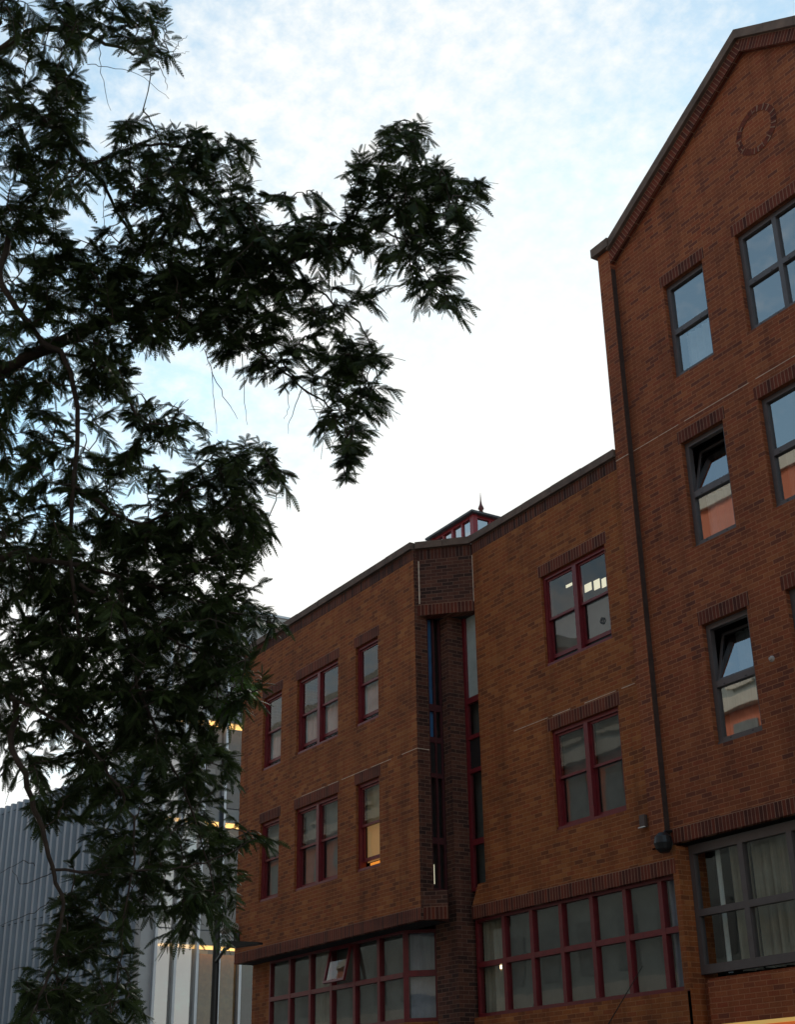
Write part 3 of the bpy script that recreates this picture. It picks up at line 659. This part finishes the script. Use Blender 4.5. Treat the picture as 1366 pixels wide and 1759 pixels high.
o = bpy.data.objects['wall_tie']; o.rotation_euler = (math.radians(90), 0, 0); o.location = (gx(-13.26), YG+.001, gz(7.92))
P0, P1 = on_y(1105, 1659, 14.55), on_y(1043, 1764, 14.72); P2 = P1+(P1-P0)*((15.0-P1.y)/(P1.y-P0.y))
tag(MB().tube([P2, P1, P0], [.011, .009, .006], 6).build('aerial', 'black'), 'thin black aerial rod slanting in front of the right red ribbon window', 'aerial')
# lit shop fascia at the bottom right
t = thing('shop_sign', 'glowing yellow shop fascia box under the wide grey window', 'sign', (-13.6, 14.5, 2.6))
zt = 2.89
MB().box(-14.25, -9.0, 14.2, 15.15, zt-.72, zt-.03).build('sign_box', 'sign_orange', t)
MB().box(-14.27, -8.98, 14.18, 14.32, zt-.029, zt+.02).build('top_tube', 'sign_light', t)
MB().box(-14.27, -8.98, 14.321, 15.15, zt-.029, zt+.0).build('lid', plain('sign_lid', (.45, .30, .07), .5), t)

# ------------------------------------------------------------------ far buildings
GX = -42.0
G = thing('glass_building', 'glass-fronted office block with warm lit ceilings beyond the brick corner', 'building', (GX, 20, 0))
gy0, gy1, gh = 17.0, 30.0, 18.9
mb = MB(); mb.box(GX-3.5, GX-.7, gy0+.4, gy1, 0, gh-.9); mb.build('core_wall', plain('dark_core', (.05, .055, .06), .7), G)
fl = [0, 3.9, 7.75, 11.75, 15.2]
mb = MB()
for z in fl[1:]: mb.box(GX-.7, GX-.02, gy0+.1, gy1, z-.45, z)
mb.build('floor_slab', plain('slab_grey', (.10, .11, .12), .5), G)
MB().box(GX-3.6, GX+.06, gy0-.1, gy1, gh-.95, gh).build('parapet', 'stone_panel', G)
MB().box(GX-3.7, GX+.12, gy0-.16, gy1, gh+.001, gh+.08).build('roof', 'steel', G)
mb = MB(); mb.box(GX-3.55, GX+.05, gy0-.05, gy0+.42, 0, gh-.96); mb.build('corner_panel', 'stone_panel', G)
my = [17.42, 18.10, 18.86, 19.62, 20.38, 21.14, 21.9]
for y0, y1, m_ in ((gy0+.42, 18.86, 'glass_tower'), (18.861, gy1, 'glass_clear')):
    for z0, z1 in zip([.2]+fl[1:], fl[1:]+[gh-.96]): MB().face([(GX+.01, y0, z0+.02), (GX+.01, y1, z0+.02), (GX+.01, y1, z1-.02), (GX+.01, y0, z1-.02)]).build('glazing', m_, G)
MB().face([(GX-.69, gy0+.4, 0), (GX-.69, gy1, 0), (GX-.69, gy1, 18), (GX-.69, gy0+.4, 18)]).build('inner_wall', plain('inner_wall', (.05, .05, .055), .8), G)
for y in my: MB().box(GX+.021, GX+.20, y-.045, y+.045, 0, gh-.96).build('mullion', 'steel', G)
mb = MB()
for z in fl[1:]:
    for j, dx in enumerate((.16, .34, .52)): mb.box(GX-dx-.03, GX-dx+.03, gy0+.7, gy1-3, z-.52-j*.0, z-.455)
mb.build('ceiling_light', 'lamp_warm', G)
mb = MB(); mb.box(GX-.68, GX-.60, 19.3, 20.6, 4.0, 7.1); mb.build('room_wall', plain('ochre_wall', (.26, .145, .04), .8), G)
# ribbed metal building
a = Vector((GX-.2, 17.0)); dr = Vector((-math.cos(math.radians(10.6)), -math.sin(math.radians(10.6))))
Rb = thing('ribbed_building', 'low building clad in pale grey ribbed metal behind the tree', 'building', (a.x, a.y, 0))
def zat(px, py):
    d = ray(px, py); n = Vector((-dr.y, dr.x)); s = (a.x*n.x+a.y*n.y)/(d.x*n.x+d.y*n.y); return (CAM+d*s)
hR = (zat(190, 1327).z+zat(5, 1386).z)/2
mb = MB(); nrm = Vector((dr.y, -dr.x)); nrm = nrm if nrm.dot(-a) > 0 else -nrm
Lr = 46; rib = .46; n = int(Lr/rib)
prof = []
for i in range(n):
    s0 = i*rib
    for ds, dn in ((0, 0), (.28, 0), (.30, .15), (.44, .15)): prof.append((s0+ds, dn))
prof.append((n*rib, 0))
for (s0, d0), (s1, d1) in zip(prof[:-1], prof[1:]):
    p, q = a+dr*s0+nrm*d0, a+dr*s1+nrm*d1; mb.face([(q.x, q.y, 0), (p.x, p.y, 0), (p.x, p.y, hR), (q.x, q.y, hR)])
mb.build('cladding', plain('ribbed_metal', (.36, .41, .46), .45, .12, .5, metal=.2), Rb)
mb = MB()
for z in (hR*.33, hR*.66, hR-.28):
    p, q = a+nrm*.091, a+dr*Lr+nrm*.091; mb.face([(q.x, q.y, z), (p.x, p.y, z), (p.x, p.y, z+.03), (q.x, q.y, z+.03)])
mb.build('seam', 'black', Rb)
p, q, r_, s_ = a, a+dr*Lr, a+dr*Lr-nrm*12, a-nrm*12
mb = MB(); mb.face([(v.x, v.y, hR) for v in (p, q, r_, s_)]); mb.face([(p.x, p.y, 0), (s_.x, s_.y, 0), (s_.x, s_.y, hR), (p.x, p.y, hR)]); mb.build('roof', 'slate', Rb)
# buildings across the street, behind the viewer, that the windows mirror
O = thing('banded_terrace', 'terracotta and cream banded terrace mirrored in the upper windows', 'building', (-35, -8, 0))
mt, mcr, msl, mwn = MB(), MB(), MB(), MB()
x0, x1, yo = -115, 14, -8
msl.box(x0, x1, yo-8, yo, 0, 6.4); mcr.box(x0-.1, x1+.1, yo-8, yo+.3, 6.401, 7.1); msl.box(x0, x1, yo-8, yo, 7.101, 12.5); mt.box(x0, x1, yo-8, yo, 12.501, 16.3); mcr.box(x0-.2, x1+.2, yo-8, yo+.4, 16.301, 16.8)
msl.box(x0, x1, yo-8, yo-.05, 16.801, 20.2); mcr.box(x0-.1, x1+.1, yo-8, yo+.2, 20.201, 20.8)
for xa, xb, top in ((-110, -90, 23), (-75, -50, 23.5), (-41, -27, 25.0), (-12, 4, 23)): mt.box(xa, xb, yo-8, yo-.02, 20.801, top); mcr.box(xa-.2, xb+.2, yo-8, yo+.15, top+.001, top+.6)
for i in range(51):
    xx = x0+1.2+i*2.5
    for z in (1.5, 3.9, 7.5, 11.2, 13.7): mwn.box(xx, xx+1.2, yo+.01, yo+.04, z, z+2.1)
    mcr.box(xx-.1, xx+1.3, yo+.01, yo+.12, 17.2, 17.35); mwn.box(xx, xx+1.2, yo-.04, yo-.01, 17.4, 19.6)
mt.build('wall', 'terracotta', O); mcr.build('cornice', 'cream', O); msl.build('attic', plain('grey_green_stone', (.30, .31, .27), .8, .2, .8), O)
mwn.build('window_row', 'blind_pale', O)

# ------------------------------------------------------------------ street lamp
dl = 21.5
base = at(361, 1900, dl); base.z = .12
top = at(377, 1312, dl); hl_ = top.z
SL = thing('street_lamp', 'slim black street lamp post with a flat side lantern before the brick corner', 'street lamp', (base.x, base.y, .12))
MB().lathe((base.x, base.y, .12), [(.0, 0), (.13, 0), (.13, .9), (.07, 1.0), (.062, 3), (.052, 5.5), (.038, hl_-.12), (0, hl_-.12)], 14).build('pole', 'black', SL, True)
la = at(400, 1622, dl-.4); lb = at(440, 1629, dl-.7); z0 = at(362, 1640, dl).z
MB().tube([(base.x, base.y, z0), (base.x*.5+la.x*.5, base.y*.5+la.y*.5, z0+.10), la], .028, 8).build('arm', 'black', SL)
d = (lb-la); d.z = 0; d.normalize(); sd_ = Vector((-d.y, d.x, 0)); c0 = la-d*.05; c1 = c0+d*.62
mb = MB(); z = la.z
lo = [c0+sd_*.10, c0-sd_*.10, c1-sd_*.05, c1+sd_*.05]; lo = [Vector((v.x, v.y, z-.05)) for v in lo]; hi = [Vector((v.x, v.y, z+h)) for v, h in zip(lo, (.05, .05, -.02, -.02))]
mb.face(lo[::-1]); mb.face(hi)
for i in range(4): mb.face([lo[i], lo[(i+1) % 4], hi[(i+1) % 4], hi[i]])
mb.tube([c0+d*.12+Vector((0, 0, .04)), c0+d*.12+Vector((0, 0, .16))], .05, 10)
mb.build('lantern', 'black', SL)

# ------------------------------------------------------------------ tree
T = thing('street_tree', 'dark feathery-leaved tree reaching in from the left edge', 'tree', (-6.4, -.5, .12))
D0 = 6.4
def pts(l): return [at(x, y, d) for x, y, d in l]
nodes, par, rad_ = [], [], []                             # growing skeleton for twigs
def limb(l, r0, r1, name='limb', sub=5):
    P = pts(l) if not isinstance(l[0], Vector) else l
    Q = []
    for i in range(len(P)-1):
        a, b = P[max(i-1, 0)], P[min(i+2, len(P)-1)]
        for s in range(sub):
            t = s/sub; p1, p2 = P[i], P[i+1]
            q = .5*((2*p1)+(-a+p2)*t+(2*a-5*p1+4*p2-b)*t*t+(-a+3*p1-3*p2+b)*t**3); Q.append(q+Vector(rng.normal(0, .006, 3)))
    Q.append(P[-1]); n = len(Q)
    r0 *= .5; rr = [r1+(r0-r1)*(1-i/(n-1))**1.3 for i in range(n)]
    MB().tube(Q, rr, 7).build(name, 'bark', T, True)
    for q in Q: nodes.append(q)
tb = Vector((-6.4, -.5, .1))
trunk = [tb, tb+Vector((.05, .05, 2.0)), tb+Vector((-.05, .1, 4.2)), tb+Vector((.1, .15, 6.5)), tb+Vector((.1, .3, 9)), tb+Vector((.2, .3, 12))]
MB().tube(trunk, [.24, .19, .16, .12, .08, .02], 12).build('trunk', 'bark', T, True)
def tr(z): 
    for a, b in zip(trunk[:-1], trunk[1:]):
        if a.z <= z <= b.z: return a.lerp(b, (z-a.z)/(b.z-a.z))
    return trunk[-1]
def from_trunk(z, l): return [tr(z)]+pts(l)
limb(from_trunk(3.4, [(-90, 690, 6.2), (60, 605, 6.2), (200, 545, 6.2), (330, 495, 6.3), (450, 462, 6.4), (560, 428, 6.45), (640, 392, 6.5), (720, 350, 6.5), (790, 335, 6.55)]), .075, .006)
limb(pts([(590, 420, 6.48), (640, 320, 6.5), (685, 240, 6.5), (712, 208, 6.5)]), .014, .003)
limb(pts([(640, 392, 6.5), (710, 420, 6.45), (770, 440, 6.4), (810, 440, 6.4)]), .010, .003)
limb(pts([(680, 400, 6.45), (715, 470, 6.4), (755, 505, 6.4), (785, 530, 6.4)]), .008, .003)
limb(pts([(470, 455, 6.4), (560, 510, 6.4), (615, 555, 6.4), (645, 620, 6.4), (640, 690, 6.4)]), .011, .003)
limb(pts([(330, 495, 6.3), (430, 590, 6.3), (500, 650, 6.3), (555, 690, 6.3), (592, 725, 6.3), (598, 820, 6.3)]), .014, .003)
limb(pts([(540, 440, 6.4), (552, 390, 6.4), (553, 330, 6.4)]), .007, .002)
limb(from_trunk(5.2, [(-60, 120, 6.6), (60, 50, 6.5), (150, 62, 6.5), (230, 88, 6.5), (290, 90, 6.5)]), .05, .004)
limb(from_trunk(4.6, [(-80, 260, 6.2), (20, 180, 6.2), (100, 228, 6.2), (190, 340, 6.25), (230, 420, 6.3)]), .03, .006)
limb(pts([(150, 290, 6.2), (230, 250, 6.2), (300, 250, 6.2), (370, 270, 6.2), (440, 240, 6.2)]), .018, .003)
limb(pts([(330, 495, 6.3), (345, 420, 6.3), (320, 330, 6.2), (290, 270, 6.2), (245, 190, 6.2)]), .016, .003)
limb(pts([(345, 420, 6.3), (410, 360, 6.3), (500, 340, 6.3)]), .010, .003)
limb(from_trunk(3.8, [(-60, 420, 6.0), (0, 490, 5.9), (60, 570, 5.9), (125, 640, 5.9), (130, 800, 5.9), (120, 950, 5.9), (140, 1100, 5.9)]), .034, .008)
limb(pts([(125, 830, 5.9), (240, 900, 6.0), (330, 840, 6.1), (420, 800, 6.1), (505, 815, 6.1)]), .018, .003)
limb(pts([(60, 590, 5.9), (190, 640, 6.0), (240, 720, 6.0), (300, 730, 6.0)]), .016, .003)
limb(from_trunk(2.9, [(-60, 980, 5.9), (60, 960, 5.9), (200, 990, 6.0), (330, 1030, 6.1), (470, 1070, 6.2)]), .045, .004)
limb(pts([(140, 1000, 5.9), (260, 1080, 6.0), (360, 1130, 6.0), (430, 1190, 6.0)]), .018, .003)
limb(from_trunk(2.6, [(-60, 1190, 5.9), (20, 1290, 5.8), (60, 1390, 5.75), (85, 1470, 5.75), (105, 1550, 5.75), (90, 1650, 5.75), (60, 1740, 5.7)]), .034, .006)
limb(pts([(85, 1490, 5.75), (180, 1500, 5.8), (280, 1495, 5.85), (350, 1480, 5.9), (440, 1440, 5.9)]), .014, .003)
limb(pts([(200, 1000, 6.0), (230, 1150, 6.0), (280, 1280, 6.0), (330, 1400, 6.0), (370, 1540, 6.0)]), .02, .003)
limb(pts([(20, 1200, 5.8), (130, 1260, 5.8), (200, 1350, 5.8), (230, 1450, 5.8), (210, 1600, 5.8), (190, 1740, 5.8)]), .018, .003)
for q in ([(0, 40, 6.3), (-150, -200, 6.5), (100, -250, 6.6)], [(-100, 300, 5.6), (-350, 200, 5.2), (-500, 400, 5)], [(-100, 900, 5.8), (-400, 850, 5.2), (-700, 900, 5)], [(-60, 1190, 5.9), (-300, 1300, 5.4), (-550, 1400, 5.2)]): limb(pts(q), .04, .006)
# clumps of foliage: centre, radii (in the photograph's scale) and how many twigs
CL = """60 40 90 45 10|180 45 85 40 13|258 90 32 28 4|245 40 40 32 4|45 130 80 60 13|55 230 85 60 17|115 185 45 50 6|35 330 80 75 18|55 430 85 55 16|125 290 40 55 6
235 235 45 35 6|300 255 60 45 11|360 275 50 35 8|412 258 22 20 3|215 300 55 55 9|280 345 60 55 11|345 350 55 55 9|410 350 55 35 8|485 342 25 16 2|230 400 60 55 10|310 430 70 50 14|400 420 70 45 16
140 480 90 55 17|250 500 90 45 20|350 495 80 45 20|440 450 60 45 15|490 420 50 45 10|548 370 20 40 4|550 420 50 30 8|590 425 45 35 8
635 290 35 25 4|690 250 40 40 7|715 225 18 25 2|655 345 50 45 9|720 325 65 55 15|785 335 42 45 11|745 395 60 55 15|790 405 28 45 6|700 435 55 35 8|735 485 45 35 6|775 520 18 18 2|625 395 40 40 6
190 570 75 45 13|300 555 80 38 13|390 565 70 45 15|450 530 60 45 11|430 615 35 25 3|500 500 50 35 5|520 570 55 45 7|560 520 40 35 4|635 512 25 22 2|465 605 45 35 5
602 605 45 30 8|625 645 32 40 8|590 650 30 35 5|600 698 42 30 6|568 742 25 22 3|602 757 22 32 6|598 800 10 22 4|515 650 25 20 2|645 688 18 15 2
40 540 65 55 14|45 640 75 65 15|145 620 75 55 11|55 740 85 65 13|190 680 55 55 9|205 760 45 55 6|55 840 85 65 14|145 830 55 55 8|250 800 45 40 5|295 735 50 32 6|240 715 40 35 4
380 795 55 42 12|430 800 42 34 8|320 830 45 45 7|285 870 45 45 8|380 870 55 45 10|472 822 25 20 3|345 930 75 45 13|430 905 35 35 5|395 980 45 45 8
55 940 85 65 18|175 920 75 55 15|265 960 75 55 17|55 1040 85 65 20|175 1030 85 65 21|295 1050 85 55 20|390 1060 55 35 10|445 1075 28 16 3
55 1140 85 65 19|175 1130 85 65 21|295 1140 75 65 19|385 1130 45 55 10|418 1190 18 26 3|55 1215 75 55 10|165 1230 85 65 20|285 1230 75 55 19|365 1225 45 55 8
35 1300 45 40 6|115 1325 65 45 11|215 1320 65 55 15|305 1320 55 55 14|365 1320 35 45 7
65 1390 40 30 3|150 1395 55 40 7|240 1395 35 35 5|300 1410 45 45 7|370 1420 38 45 6|428 1440 28 14 3
165 1460 55 35 7|230 1470 65 45 12|300 1490 45 45 7|350 1500 55 45 11|380 1555 25 45 5|318 1560 28 35 4|165 1530 45 38 7|235 1540 50 45 9|130 1560 45 45 7
115 1620 42 45 9|175 1620 42 45 8|105 1690 60 42 10|55 1725 32 28 4|195 1680 32 52 7|140 1735 55 35 8|310 1600 24 26 3|215 1740 24 26 3|85 1760 70 30 5""".replace('\n', '|').split('|')
anchors = []
for c in CL:
    cx_, cy_, rx, ry, n = map(float, c.split()); cx_ = cx_ if cx_ < 600 else 600+(cx_-600)*.98
    for _ in range(int(n*(2.05+(.9 if 880 < cy_ < 1260 else 0)+(.3 if cx_ < 130 or 430 < cy_ < 580 else 0))+.5)):
        while True:
            a, b = rng.uniform(-1, 1, 2)
            if a*a+b*b < 1: break
        anchors.append(at(cx_+a*rx, cy_+b*ry, 6.15+rng.normal(0, .22)))
for _ in range(170):                                        # the rest of the crown, outside the picture
    anchors.append(Vector((-6.2+rng.normal(0, 1.2), -1.0+rng.normal(0, 1.0)-.6, 5.5+rng.normal(0, 2.2))))
def inside(p):
    d = p-CAM; z = d.dot(Fv)
    return z > .3 and -60 < 683+FPX*d.dot(Rv)/z and -60 < 879.5-FPX*d.dot(Uv)/z < 1820
anchors = anchors[:-170]+[p for p in anchors[-170:] if not inside(p)]
NA = np.array([tuple(n) for n in nodes])
AA = np.array([tuple(a) for a in anchors])
order = np.argsort([np.min(((NA-a)**2).sum(1)) for a in AA])
tw = MB(); FP, FD, FS = [], [], []
NL = [tuple(n) for n in nodes]; NLa = np.zeros((len(NL)+len(AA)*4+10, 3)); NLa[:len(NL)] = NL; cnt = len(NL)
fronds = []
for idx in order:
    a = AA[idx]; d2 = ((NLa[:cnt]-a)**2).sum(1); j = int(np.argmin(d2)); s = NLa[j].copy(); v = a-s; ln = float(np.linalg.norm(v))
    if ln < .03: v = rng.normal(0, .05, 3); a = s+v; ln = float(np.linalg.norm(v))
    side = np.cross(v, rng.normal(0, 1, 3)); side /= (np.linalg.norm(side)+1e-9)
    bow = side*ln*.12+np.array([0, 0, ln*.10])
    ext = v/ln*rng.uniform(.07, .12)+rng.normal(0, .025, 3)+np.array([0, 0, -.025])
    a = a-ext*.5; v = a-s
    P = [s, s+v*.35+bow, s+v*.7+bow*.9, a, a+ext]
    tw.tube([Vector(p) for p in P], [.0034, .003, .0026, .002, .0012], 4, False)
    for p in P[1:4]: NLa[cnt] = p; cnt += 1
    # fronds alternate along the outer part of the twig
    nf = int(rng.integers(17, 26)); L0 = np.linalg.norm(P[4]-P[3])+np.linalg.norm(P[3]-P[2])
    use = min(1.0, .24/max(L0, .05))
    for q in range(nf):
        t = 1-use*(1-(q+.5)/nf)
        seg = [P[2], P[3], P[4]]; l1 = np.linalg.norm(seg[1]-seg[0]); l2 = np.linalg.norm(seg[2]-seg[1]); x = t*(l1+l2)
        if x < l1: pos = seg[0]+(seg[1]-seg[0])*x/max(l1, 1e-6); dr_ = (seg[1]-seg[0])/max(l1, 1e-6)
        else: pos = seg[1]+(seg[2]-seg[1])*(x-l1)/l2; dr_ = (seg[2]-seg[1])/l2
        sd2 = np.cross(dr_, [0, 0, 1]); sd2 /= (np.linalg.norm(sd2)+1e-9)
        sgn = 1 if q % 2 else -1
        out_ = dr_*rng.uniform(.55, .95)+sd2*sgn*rng.uniform(.6, 1.0)+np.array([0, 0, rng.normal(-.15, .28)])
        if q == nf-1: out_ = dr_+np.array([0, 0, -.1])
        fronds.append((pos, out_/np.linalg.norm(out_), rng.uniform(.034, .080), rng.uniform(0, .8)))
tw.build('twigs', 'bark', T)
# thin bare twigs that hang clear of the leaves
for l in ([(350, 600), (364, 640), (368, 700), (372, 745)], [(364, 640), (390, 690), (408, 720)], [(415, 610), (420, 680), (425, 730)], [(520, 665), (500, 715), (495, 745)], [(522, 668), (540, 705), (555, 730)], [(150, 110), (175, 115), (235, 127), (290, 170)], [(235, 97), (300, 92), (325, 89)], [(298, 93), (308, 72), (322, 62)], [(172, 75), (172, 125), (190, 190)], [(270, 105), (283, 135), (286, 155)],
          [(180, 330), (178, 380), (170, 425)], [(60, 1490), (40, 1480), (0, 1500)], [(90, 1545), (50, 1570), (0, 1590)], [(85, 1500), (40, 1520), (20, 1495)], [(480, 610), (495, 690), (488, 720)], [(558, 690), (545, 740), (560, 760)], [(600, 30), (600, 30)]):
    if len(set(l)) < 2: continue
    P = [at(x, y, 6.2) for x, y in l]; Q = []
    for i in range(len(P)-1):
        p0, p1, p2, p3 = P[max(i-1, 0)], P[i], P[i+1], P[min(i+2, len(P)-1)]
        for u in range(5):
            t = u/5; Q.append(.5*((2*p1)+(p2-p0)*t+(2*p0-5*p1+4*p2-p3)*t*t+(3*p1-p0-3*p2+p3)*t**3)+Vector(rng.normal(0, .0035, 3)))
    P = Q+[P[-1]]; MB().tube(P, [.0022-.0013*i/(len(P)-1) for i in range(len(P))], 4).build('bare_twig', 'bark', T)
# frond template: rachis and paired narrow leaflets
tv, tf = [], []
npair = 9
def quadt(p): 
    i = len(tv); tv.extend(p); tf.append((i, i+1, i+2, i+3))
quadt([(0, -.004, 0), (1, -.002, 0), (1, .002, 0), (0, .004, 0)])
for i in range(npair):
    t = .06+.92*i/(npair-1); wl = .185*(math.sin(math.pi*min(1, .18+.86*t))**.6)*(1 if t < .9 else .8)
    for sg in (-1, 1):
        hw = .042; ca, sa = math.cos(math.radians(58)), math.sin(math.radians(58))
        quadt([(t-hw*1.3, 0, 0), (t+ca*wl-hw*.6, sg*sa*wl, -.03), (t+ca*wl+hw*.5, sg*sa*wl*.95, -.03), (t+hw*1.3, 0, 0)])
tv = np.array(tv, float); tf = np.array(tf); nv, nfc = len(tv), len(tf)
K = len(fronds); V = np.empty((K, nv, 3)); tone = np.empty((K, nv))
for i, (pos, d, ln, cr) in enumerate(fronds):
    up = np.array([0, 0, .7])+rng.normal(0, .8, 3); y = np.cross(up, d); y /= (np.linalg.norm(y)+1e-9); z = np.cross(d, y)
    x = tv[:, 0]; V[i] = pos+ln*(np.outer(x, d)+np.outer(tv[:, 1], y)+np.outer(tv[:, 2], z))
    V[i, :, 2] -= ln*cr*.45*x*x
    tone[i] = rng.uniform(.05, .85)
gp = at(418, 1188, 6.15)
for i, (pos, *_r) in enumerate(fronds):
    if np.linalg.norm(pos-np.array(gp)) < .16: tone[i] = rng.uniform(.9, 1)  # brighter leaf colour here paints in light passing through
me = bpy.data.meshes.new('crown'); me.vertices.add(K*nv); me.vertices.foreach_set('co', V.reshape(-1))
F = (tf[None]+(np.arange(K)*nv)[:, None, None]).reshape(-1)
me.loops.add(len(F)); me.loops.foreach_set('vertex_index', F.astype(np.int32)); me.polygons.add(K*nfc)
me.polygons.foreach_set('loop_start', np.arange(0, len(F), 4, dtype=np.int32)); me.polygons.foreach_set('loop_total', np.full(K*nfc, 4, np.int32))
me.update(calc_edges=True)
at_ = me.attributes.new('tone', 'FLOAT', 'POINT'); at_.data.foreach_set('value', tone.reshape(-1))
me.materials.append(M['leaf']); cr_ = bpy.data.objects.new('crown', me); COL.objects.link(cr_); cr_.parent = T; cr_.matrix_parent_inverse = Matrix.Translation(-T.location)
print('fronds', K, 'anchors', len(AA))
